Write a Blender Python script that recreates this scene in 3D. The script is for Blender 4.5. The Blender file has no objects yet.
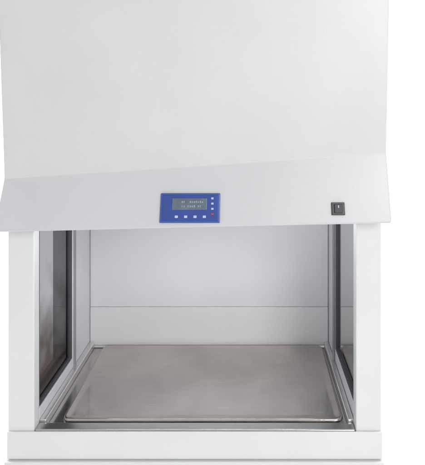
import bpy, math, random
from mathutils import Vector, Matrix
random.seed(4)
scene=bpy.context.scene
S=0.003485; D0=1.67; VX=248.0; VY=96.0; CZ=1.944
def W(px,py,D=D0):
    k=S*D/D0
    return Vector(((px-VX)*k, D-D0, CZ-(py-VY)*k))
# ---------- materials ----------
def newmat(n):
    m=bpy.data.materials.new(n); m.use_nodes=True
    nt=m.node_tree; b=nt.nodes['Principled BSDF']; return m,nt,b
def paint(n,col,rough=0.45,var=0.03,bump=0.02,scale=3.0):
    m,nt,b=newmat(n)
    tc=nt.nodes.new('ShaderNodeTexCoord')
    nz=nt.nodes.new('ShaderNodeTexNoise'); nz.inputs['Scale'].default_value=scale; nz.inputs['Detail'].default_value=5
    nt.links.new(tc.outputs['Object'],nz.inputs['Vector'])
    r=nt.nodes.new('ShaderNodeValToRGB')
    r.color_ramp.elements[0].position=0.3; r.color_ramp.elements[1].position=0.7
    r.color_ramp.elements[0].color=tuple(c*(1-var) for c in col)+(1,)
    r.color_ramp.elements[1].color=tuple(min(1,c*(1+var)) for c in col)+(1,)
    nt.links.new(nz.outputs['Fac'],r.inputs['Fac']); nt.links.new(r.outputs['Color'],b.inputs['Base Color'])
    b.inputs['Roughness'].default_value=rough
    n2=nt.nodes.new('ShaderNodeTexNoise'); n2.inputs['Scale'].default_value=220
    nt.links.new(tc.outputs['Object'],n2.inputs['Vector'])
    bp=nt.nodes.new('ShaderNodeBump'); bp.inputs['Strength'].default_value=bump; bp.inputs['Distance'].default_value=0.002
    nt.links.new(n2.outputs['Fac'],bp.inputs['Height']); nt.links.new(bp.outputs['Normal'],b.inputs['Normal'])
    return m
M_white=paint('powder_coat_white',(0.625,0.626,0.622),0.42,0.03,0.10)
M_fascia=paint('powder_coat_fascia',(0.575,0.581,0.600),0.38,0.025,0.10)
M_post=paint('powder_coat_post',(0.69,0.70,0.705),0.4,0.03,0.08)
M_in=paint('chamber_white',(0.67,0.68,0.71),0.3,0.03,0.03)
M_in2=paint('chamber_panel_white',(0.69,0.695,0.71),0.3,0.03,0.03)
M_dark=paint('dark_rubber',(0.045,0.045,0.055),0.5,0.1)
M_grey=paint('grey_gasket',(0.30,0.30,0.32),0.5,0.1)
M_black=paint('black_plastic',(0.012,0.012,0.014),0.35,0.1)
M_blue=paint('blue_membrane',(0.028,0.062,0.29),0.35,0.12,0.02,18)
M_bluer=paint('blue_rim',(0.05,0.09,0.33),0.3,0.05)
M_lcd=paint('lcd_glass',(0.12,0.15,0.20),0.12,0.2,0.02,20)
M_seg=paint('lcd_segment',(0.25,0.33,0.38),0.4,0.02)
M_btn=paint('button_pale',(0.45,0.52,0.72),0.4,0.02)
M_red=paint('red_mark',(0.45,0.05,0.10),0.4,0.02)
def steel(n,col,rough,wav=0.3,var=0.08,fine=0.14):
    m,nt,b=newmat(n)
    b.inputs['Metallic'].default_value=1
    tc=nt.nodes.new('ShaderNodeTexCoord')
    mp=nt.nodes.new('ShaderNodeMapping'); mp.inputs['Scale'].default_value=(2,160,20)
    nt.links.new(tc.outputs['Object'],mp.inputs['Vector'])
    nz=nt.nodes.new('ShaderNodeTexNoise'); nz.inputs['Scale'].default_value=4; nz.inputs['Detail'].default_value=6
    nt.links.new(mp.outputs['Vector'],nz.inputs['Vector'])
    big=nt.nodes.new('ShaderNodeTexNoise'); big.inputs['Scale'].default_value=3.5; big.inputs['Detail'].default_value=4
    nt.links.new(tc.outputs['Object'],big.inputs['Vector'])
    mixf=nt.nodes.new('ShaderNodeMath'); mixf.operation='MULTIPLY_ADD'; mixf.inputs[1].default_value=0.35
    nt.links.new(nz.outputs['Fac'],mixf.inputs[0])
    m65=nt.nodes.new('ShaderNodeMath'); m65.operation='MULTIPLY'; m65.inputs[1].default_value=0.65
    nt.links.new(big.outputs['Fac'],m65.inputs[0]); nt.links.new(m65.outputs[0],mixf.inputs[2])
    r=nt.nodes.new('ShaderNodeValToRGB'); r.color_ramp.elements[0].position=0.36; r.color_ramp.elements[1].position=0.64
    r.color_ramp.elements[0].color=tuple(c*(1-var) for c in col)+(1,); r.color_ramp.elements[1].color=tuple(c*(1+var) for c in col)+(1,)
    nt.links.new(mixf.outputs[0],r.inputs['Fac']); nt.links.new(r.outputs['Color'],b.inputs['Base Color'])
    mr=nt.nodes.new('ShaderNodeMapRange'); mr.inputs['To Min'].default_value=rough-0.05; mr.inputs['To Max'].default_value=rough+0.06
    nt.links.new(nz.outputs['Fac'],mr.inputs['Value']); nt.links.new(mr.outputs['Result'],b.inputs['Roughness'])
    bp=nt.nodes.new('ShaderNodeBump'); bp.inputs['Strength'].default_value=wav; bp.inputs['Distance'].default_value=0.01
    nt.links.new(big.outputs['Fac'],bp.inputs['Height'])
    bp2=nt.nodes.new('ShaderNodeBump'); bp2.inputs['Strength'].default_value=fine; bp2.inputs['Distance'].default_value=0.001
    nt.links.new(nz.outputs['Fac'],bp2.inputs['Height']); nt.links.new(bp.outputs['Normal'],bp2.inputs['Normal'])
    nt.links.new(bp2.outputs['Normal'],b.inputs['Normal'])
    return m
M_steel=steel('brushed_steel',(0.54,0.50,0.475),0.11,0.6,0.16,0.05)
M_steel_lt=steel('bright_steel',(0.80,0.79,0.79),0.30,0.15)
M_steel_sill=steel('sill_steel',(0.55,0.54,0.53),0.22,0.3)
M_steel_dk=steel('channel_steel',(0.50,0.48,0.465),0.18,0.3,0.1,0.05)
def glassmat(n,top,bot):  # smoky tint, darker toward the bottom to paint in reflections
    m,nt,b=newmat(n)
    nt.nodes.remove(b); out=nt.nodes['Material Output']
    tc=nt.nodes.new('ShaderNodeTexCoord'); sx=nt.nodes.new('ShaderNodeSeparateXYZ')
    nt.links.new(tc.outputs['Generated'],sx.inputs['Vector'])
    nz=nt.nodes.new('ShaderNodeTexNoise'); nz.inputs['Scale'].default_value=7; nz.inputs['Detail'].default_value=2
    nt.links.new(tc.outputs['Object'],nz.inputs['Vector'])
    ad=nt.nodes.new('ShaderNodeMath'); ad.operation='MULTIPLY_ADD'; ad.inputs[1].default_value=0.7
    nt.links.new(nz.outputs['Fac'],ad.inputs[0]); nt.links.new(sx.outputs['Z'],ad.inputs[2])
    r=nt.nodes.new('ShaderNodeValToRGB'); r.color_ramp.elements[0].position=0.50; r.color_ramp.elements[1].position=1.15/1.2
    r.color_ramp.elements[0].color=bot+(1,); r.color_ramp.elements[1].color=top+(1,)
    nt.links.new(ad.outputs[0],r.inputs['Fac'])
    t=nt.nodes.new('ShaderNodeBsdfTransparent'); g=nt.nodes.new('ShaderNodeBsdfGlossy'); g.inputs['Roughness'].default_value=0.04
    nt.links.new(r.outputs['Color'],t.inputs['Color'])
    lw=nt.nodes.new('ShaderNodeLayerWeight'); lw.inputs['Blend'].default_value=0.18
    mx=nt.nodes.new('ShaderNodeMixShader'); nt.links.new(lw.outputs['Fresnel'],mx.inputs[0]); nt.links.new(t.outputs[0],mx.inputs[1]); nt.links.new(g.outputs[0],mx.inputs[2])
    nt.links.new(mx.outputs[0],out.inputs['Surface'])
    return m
M_glass=glassmat('smoked_glass_reflection_tint',(0.25,0.245,0.26),(0.045,0.036,0.032))
M_glass2=glassmat('smoked_glass_clear_reflection_tint',(0.28,0.29,0.32),(0.09,0.085,0.085))
# ---------- builders ----------
import bmesh
def mkobj(name,verts,faces,mat,parent=None,bevel=0.0,smooth=False,seg=3):
    c=sum((Vector(v) for v in verts),Vector())/len(verts)
    me=bpy.data.meshes.new(name); me.from_pydata([tuple(Vector(v)-c) for v in verts],[],faces)
    me.validate(); me.update()
    bm=bmesh.new(); bm.from_mesh(me); bmesh.ops.recalc_face_normals(bm,faces=bm.faces); bm.to_mesh(me); bm.free()
    me.materials.append(mat)
    o=bpy.data.objects.new(name,me); scene.collection.objects.link(o)
    o.location=c
    if parent is not None:
        bpy.context.view_layer.update()
        o.parent=parent
        o.location=c-parent.matrix_world.translation
        bpy.context.view_layer.update()
    if bevel>0:
        b=o.modifiers.new('bevel','BEVEL'); b.width=bevel; b.segments=seg; b.limit_method='ANGLE'; b.angle_limit=math.radians(40)
        for p in me.polygons: p.use_smooth=True
        o.modifiers.new('wn','WEIGHTED_NORMAL')
    if smooth:
        for p in me.polygons: p.use_smooth=True
    return o
BF=[(0,3,2,1),(4,5,6,7),(0,1,5,4),(1,2,6,5),(2,3,7,6),(3,0,4,7)]
def bverts(x0,x1,y0,y1,z0,z1):
    return [(x0,y0,z0),(x1,y0,z0),(x1,y1,z0),(x0,y1,z0),(x0,y0,z1),(x1,y0,z1),(x1,y1,z1),(x0,y1,z1)]
def box(name,x0,x1,y0,y1,z0,z1,mat,parent=None,bevel=0.0):
    return mkobj(name,bverts(x0,x1,y0,y1,z0,z1),BF,mat,parent,bevel)
# ---------- dims ----------
XL,XR=(8-VX)*S,(381.5-VX)*S
IL,IR=(34-VX)*S,(356-VX)*S
ZF=CZ-334*S
YB=0.60
ZT=1.559; HU=1.560
root=bpy.data.objects.new('laminar_flow_cabinet',None); scene.collection.objects.link(root)
root.location=((XL+XR)/2,0.32,0); root.empty_display_size=0.2
root['label']='white powder-coated laminar flow cabinet with steel work tray and open front'
root['category']='laboratory cabinet'
bpy.context.view_layer.update()
def roundpoly(pts,rads,n=6):
    out=[];N=len(pts)
    for i,p in enumerate(pts):
        r=rads[i]
        if r<=0: out.append(Vector(p)); continue
        p=Vector(p);a=(Vector(pts[i-1])-p).normalized();b=(Vector(pts[(i+1)%N])-p).normalized()
        for k in range(n+1):
            t=k/n
            out.append((p+a*r)*(1-t)**2+p*2*t*(1-t)+(p+b*r)*t**2)
    return out
def prof(top,fold,bot,Df,Db=1.585,Dt=1.612):
    t=W(0,top,Dt);f=W(0,fold,Df);b=W(0,bot,Db)
    pts=[(t.y,2.42),(f.y,f.z),(b.y,b.z),(b.y+0.022,b.z-0.001),(-0.002,HU),(YB+0.06,HU),(YB+0.06,2.42)]
    k=(2.42-f.z)/(t.z-f.z); pts[0]=(f.y+(t.y-f.y)*k,2.42)
    return roundpoly(pts,[0.02,0.010,0.008,0,0,0.01,0.02])
pl=prof(0,179,232.5,1.652); pr=prof(0,154,223.5,1.645)
HL=XL-0.004; HR=XR+0.010
n=len(pl); NX=24
vs=[];fs=[];fasc=[]
eb=0.004
cols=[0.0]+[i/NX for i in range(NX+1)]+[1.0]
for ci,u in enumerate(cols):
    if ci==0: x=HL; inset=eb
    elif ci==len(cols)-1: x=HR; inset=eb
    else: x=HL+eb+(HR-HL-2*eb)*u; inset=0
    for a,b in zip(pl,pr):
        p=a*(1-u)+b*u
        if inset:
            c=Vector((0.28,1.9)); p=p-(p-c).normalized()*inset
        vs.append((x,p[0],p[1]))
C=len(cols)
for i in range(C-1):
    for j in range(n):
        k=(j+1)%n
        fs.append((i*n+j,i*n+k,(i+1)*n+k,(i+1)*n+j))
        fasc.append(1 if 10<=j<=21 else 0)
fs.append(tuple(range(n))); fs.append(tuple((C-1)*n+j for j in range(n)))
fasc+= [0,0]
hood=mkobj('hood',vs,fs,M_white,root)
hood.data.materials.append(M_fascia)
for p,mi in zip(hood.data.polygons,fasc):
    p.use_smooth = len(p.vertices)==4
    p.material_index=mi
hood.modifiers.new('wn','WEIGHTED_NORMAL')
hood['label']='large plain white hood with folded lower fascia'
def fpl(u):
    f=W(0,179,1.652)*(1-u)+W(0,154,1.645)*u; b=W(0,232.5,1.585)*(1-u)+W(0,223.5,1.585)*u
    return f,b
f0,b0=fpl(0);f1,b1=fpl(1)
fm=(f0+f1)/2;bm_=(b0+b1)/2
up=Vector((0,fm.y-bm_.y,fm.z-bm_.z)).normalized()
ex=Vector((1,0,0)); nrm=ex.cross(up).normalized()
if nrm.y>0: nrm=-nrm
cam=Vector((0,-D0,CZ))
def hit(px,py):
    u=(px-2)/388.0
    f,b=fpl(max(0,min(1,u)))
    P=Vector((0,b.y,b.z)); upv=Vector((0,f.y-b.y,f.z-b.z)).normalized(); nn=ex.cross(upv)
    d=W(px,py)-cam
    t=(P-cam).dot(nn)/d.dot(nn); return cam+d*t
def quads(name,lst,h0,h1,mat,parent):
    vs=[];fs=[]
    for (a,b,c_,d) in lst:
        c=hit((a+c_)/2,(b+d)/2); w=(c_-a)*S*0.965; hh=(hit(a,b)-hit(a,d)).length
        n0=len(vs)
        for h in (h0,h1):
            for sx,sy in ((-1,-1),(1,-1),(1,1),(-1,1)):
                vs.append(c+ex*sx*w/2+up*sy*hh/2+nrm*h)
        fs+=[tuple(i+n0 for i in f) for f in BF]
    return mkobj(name,vs,fs,mat,parent)
def slab(name,px0,py0,px1,py1,h0,h1,mat,parent,bevel=0.0015):
    o=quads(name,[(px0,py0,px1,py1)],h0,h1,mat,parent)
    b=o.modifiers.new('bevel','BEVEL'); b.width=bevel; b.segments=3; b.limit_method='ANGLE'
    return o
cp=slab('control_panel',160.5,193.2,220,222.8,-0.012,0.006,M_bluer,root,0.003)
cp['label']='blue membrane control panel with small display'
slab('panel_face',162.3,195,218.2,221,0.004,0.0072,M_blue,cp,0.001)
sc=slab('display_screen',172.5,198.5,207,210,0.004,0.0085,M_lcd,cp,0.001)
seg=[]
for r,(y0,y1) in enumerate(((201,203.2),(205.4,207.6))):
    x=176
    for k in range(14):
        w=0.7+random.random()*0.7
        if random.random()<0.75: seg.append((x,y0+random.random()*0.7,x+w,y1))
        x+=2.0
quads('display_character',seg,0.008,0.0089,M_seg,sc)
for k in range(4):
    x=175+k*9.3
    slab('button',x,215.6,x+3.2,218.2,0.005,0.0092,M_btn,cp,0.0015)
for k in range(4):
    y=197.6+k*5.2
    slab('indicator_light',211.3,y,213.7,y+2.0,0.005,0.0088,M_btn if k!=3 else M_red,cp,0.001)
sw=slab('power_switch',331.5,202.5,344.5,215.2,-0.01,0.006,M_black,root,0.0015)
sw['label']='small black rocker power switch'
rk=slab('rocker',334,204.2,342,213.4,0.002,0.0105,paint('rocker_plastic',(0.03,0.03,0.035),0.45,0.05),sw,0.002)
quads('switch_mark',[(337.5,205.6,338.4,208.2)],0.0100,0.0112,M_btn,rk)

# ---------- posts, side walls ----------
ZW=ZF+0.045
box('front_post',XL,IL,0.0,0.045,ZF-0.02,ZT,M_post,root,0.005)
box('front_post',IR,XR,0.0,0.045,ZF-0.02,ZT,M_post,root,0.005)
YG=0.345
box('side_wall',XL+0.003,IL,YG+0.03,YB,ZF-0.02,ZT,M_in,root,0.003)
box('side_wall',IR+0.004,XR-0.003,YG+0.075,YB,ZF-0.02,ZT,M_in,root,0.003)
box('side_sill',XL+0.003,IL,0.0455,YG+0.0295,ZF-0.02,ZW,M_in,root,0.003)
box('side_sill',IR+0.004,XR-0.003,0.0455,YG+0.0745,ZF-0.02,ZW+0.015,M_in,root,0.003)
def pane(x,y0,y1,z0,z1,mat):
    p=mkobj('side_window',[(x,y0,z0),(x,y1,z0),(x,y1,z1),(x,y0,z1)],[(0,1,2,3)],mat,root)
    a,b=x-0.008,x+0.008
    O=[(y0-0.004,z0-0.014),(y1+0.028,z0-0.014),(y1+0.028,z1-0.001),(y0-0.004,z1-0.001)]
    I=[(y0+0.006,z0+0.004),(y1-0.002,z0+0.004),(y1-0.002,z1-0.02),(y0+0.006,z1-0.02)]
    vs=[(a,)+q for q in O]+[(a,)+q for q in I]+[(b,)+q for q in O]+[(b,)+q for q in I]
    fs=[]
    for i in range(4):
        j=(i+1)%4
        fs+=[(i,j,4+j,4+i),(8+i,8+j,12+j,12+i),(i,j,8+j,8+i),(4+i,4+j,12+j,12+i)]
    mkobj('window_frame',vs,fs,M_dark,p,0.002)
    return p
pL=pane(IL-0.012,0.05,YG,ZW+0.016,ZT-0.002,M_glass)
pL['label']='smoky side glass pane with dark reflections painted into its tint'
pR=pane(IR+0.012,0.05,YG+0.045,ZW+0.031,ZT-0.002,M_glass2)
box('window_trim',IL-0.002,IL+0.006,YG+0.032,YG+0.050,ZF,ZT-0.001,M_grey,root,0.002)
box('window_trim',IR-0.006,IR+0.003,YG+0.078,YG+0.094,ZF,ZT-0.001,M_grey,root,0.002)
zs=CZ-(306-VY)*S*(D0+YB)/D0
box('back_wall',XL+0.003,XR-0.003,YB+0.001,YB+0.055,ZF-0.02,ZT,M_in,root,0.003)
box('back_panel',IL+0.002,IR+0.001,YB-0.010,YB+0.0005,zs+0.0006,ZT-0.001,M_in,root,0.002)
box('back_panel',IL+0.002,IR+0.001,YB-0.012,YB+0.0005,ZF-0.01,zs-0.0006,M_in2,root,0.002)
# added glowing tube and fitting, unseen under the hood, to brighten the chamber
m,nt,b=newmat('added_fill_glow'); b.inputs['Emission Color'].default_value=(0.97,0.985,1,1)
b.inputs['Base Color'].default_value=(0.9,0.9,0.9,1)
nz=nt.nodes.new('ShaderNodeTexNoise'); rr=nt.nodes.new('ShaderNodeMapRange'); rr.inputs['To Min'].default_value=15; rr.inputs['To Max'].default_value=16
nt.links.new(nz.outputs['Fac'],rr.inputs['Value']); nt.links.new(rr.outputs['Result'],b.inputs['Emission Strength'])
M_tube=m
lf=box('added_fill_fitting',-0.70,0.34,0.02,0.07,1.544,1.5595,M_post,root,0.003)
vs=[];fs=[]
for i,x in enumerate((-0.68,0.32)):
    for k in range(16):
        a=2*math.pi*k/16; vs.append((x,0.045+0.011*math.cos(a),1.532+0.011*math.sin(a)))
for k in range(16): fs.append((k,(k+1)%16,16+(k+1)%16,16+k))
fs+=[tuple(range(16)),tuple(range(31,15,-1))]
mkobj('added_fill_tube',vs,fs,M_tube,lf)

# ---------- work surface ----------
box('drain_channel',IL+0.0005,IR+0.003,0.006,YB-0.017,ZF-0.035,ZF-0.018,M_steel_dk,root,0.001)
box('tray_rail',IL+0.001,IL+0.026,0.0405,YB-0.018,ZF-0.0178,ZF+0.010,M_steel_lt,root,0.004)
box('tray_rail',IR-0.020,IR+0.002,0.0405,YB-0.018,ZF-0.0178,ZF+0.010,M_steel_lt,root,0.004)
tx0,tx1=IL+0.072,IR-0.030; ty0,ty1=0.055,YB-0.024
NXg,NYg=60,40
def rr_(t0,t1,x):
    t=max(0,min(1,(x-t0)/(t1-t0))); return t*t*(3-2*t)
vs=[];fs=[]
R=0.030
def corner(x,y):
    cx=min(max(x,tx0+R),tx1-R); cy=min(max(y,ty0+R),ty1-R)
    dx,dy=x-cx,y-cy
    if dx!=0 and dy!=0:
        l=max(abs(dx),abs(dy)); d=math.hypot(dx,dy); return cx+dx*l/d, cy+dy*l/d
    return x,y
def spaced(N,a,b,e):
    ks=[0,0.06,0.12,0.18,0.25,0.4,0.55,0.7,0.85,1.0]
    L=[a+e*k for k in ks]; mid=[a+e+(b-a-2*e)*i/N for i in range(1,N)]; Rr=[b-e*k for k in reversed(ks)]
    return L+mid+Rr
xs=spaced(NXg,tx0,tx1,0.035); ys=spaced(NYg,ty0,ty1,0.035)
for y in ys:
    for x in xs:
        d=min(x-tx0,tx1-x,y-ty0,ty1-y)
        if d<0.006: z=ZF-0.010+0.009*math.sin(d/0.006*math.pi/2)
        else: z=ZF-0.001-0.004*rr_(0.008,0.030,d)
        X,Y=corner(x,y); vs.append((X,Y,z))
nx=len(xs)
for j in range(len(ys)-1):
    for i in range(nx-1): fs.append((j*nx+i,j*nx+i+1,(j+1)*nx+i+1,(j+1)*nx+i))
base=len(vs)
per=[i for i in range(nx)]+[j*nx+nx-1 for j in range(1,len(ys))]+[(len(ys)-1)*nx+i for i in range(nx-2,-1,-1)]+[j*nx for j in range(len(ys)-2,0,-1)]
for p in per: vs.append((vs[p][0],vs[p][1],ZF-0.0178))
for k in range(len(per)):
    k2=(k+1)%len(per); fs.append((per[k],per[k2],base+k2,base+k))
tray=mkobj('work_tray',vs,fs,M_steel,root,smooth=True)
tray['label']='brushed stainless steel work tray with rolled rim'
zA=CZ-(458-VY)*S
box('front_apron',XL-0.001,XR+0.001,-0.006,-0.0005,zA,ZF-0.003,M_post,root,0.0025)
box('front_lip',IL+0.001,IR-0.001,0.0,0.040,ZF-0.022,ZF+0.001,M_steel_sill,root,0.006)
box('plinth',XL,XR,0.0,YB+0.055,0.64,ZF-0.0365,M_white,root,0.004)
box('lower_cabinet',XL-0.006,XR+0.006,-0.016,YB+0.06,0.09,zA-0.004,M_post,root,0.004)
for fx in (XL+0.06,XR-0.06):
    for fy in (0.05,YB):
        box('foot',fx-0.03,fx+0.03,fy-0.03,fy+0.03,0.004,0.0895,M_dark,root,0.004)
# ---------- studio ground sweep ----------
pts=[(-7,0.0),(3.0,0.0)]
for k in range(1,13):
    a=k/12*math.pi/2; pts.append((3.0+1.5*math.sin(a),1.5-1.5*math.cos(a)))
pts.append((4.5,7.0))
vs=[];fs=[]
for x in (-9,9):
    for p in pts: vs.append((x,p[0],p[1]))
k=len(pts)
for i in range(k-1): fs.append((i,i+1,k+i+1,k+i))
g=mkobj('ground',vs,fs,paint('studio_white',(0.93,0.93,0.93),0.8,0.005,0.0),None,smooth=True)
g['kind']='structure'; g['label']='seamless white studio floor sweep'
# ---------- light ----------
w=bpy.data.worlds.new('World'); scene.world=w; w.use_nodes=True
bg=w.node_tree.nodes['Background']; bg.inputs['Color'].default_value=(0.99,0.995,1,1); bg.inputs['Strength'].default_value=0.68
def area(name,loc,tgt,size,power,col=(1,1,1)):
    l=bpy.data.lights.new(name,'AREA'); l.size=size; l.energy=power; l.color=col
    o=bpy.data.objects.new(name,l); scene.collection.objects.link(o); o.location=loc
    o.rotation_euler=(Vector(tgt)-Vector(loc)).to_track_quat('-Z','Y').to_euler()
area('key_lamp',(1.6,-3.2,2.8),(-0.1,0,1.3),1.3,64,(1,0.99,0.97))
area('background_lamp',(3.0,1.2,4.5),(1.5,4.2,1.5),2.0,180)
area('background_lamp',(-3.0,1.2,4.5),(-1.5,4.2,1.5),2.0,180)
# ---------- camera ----------
cd=bpy.data.cameras.new('camera'); co=bpy.data.objects.new('camera',cd); scene.collection.objects.link(co)
co.location=cam; co.rotation_euler=(math.radians(90),0,0)
cd.sensor_fit='HORIZONTAL'; cd.sensor_width=36; cd.lens=(D0/S)/425*36
cd.shift_x=-(VX-212.5)/425; cd.shift_y=-(232.5-VY)/425
cd.clip_end=100; cd.clip_start=0.05
scene.camera=co
scene.view_settings.view_transform='Standard'; scene.view_settings.look='None'; scene.view_settings.exposure=0
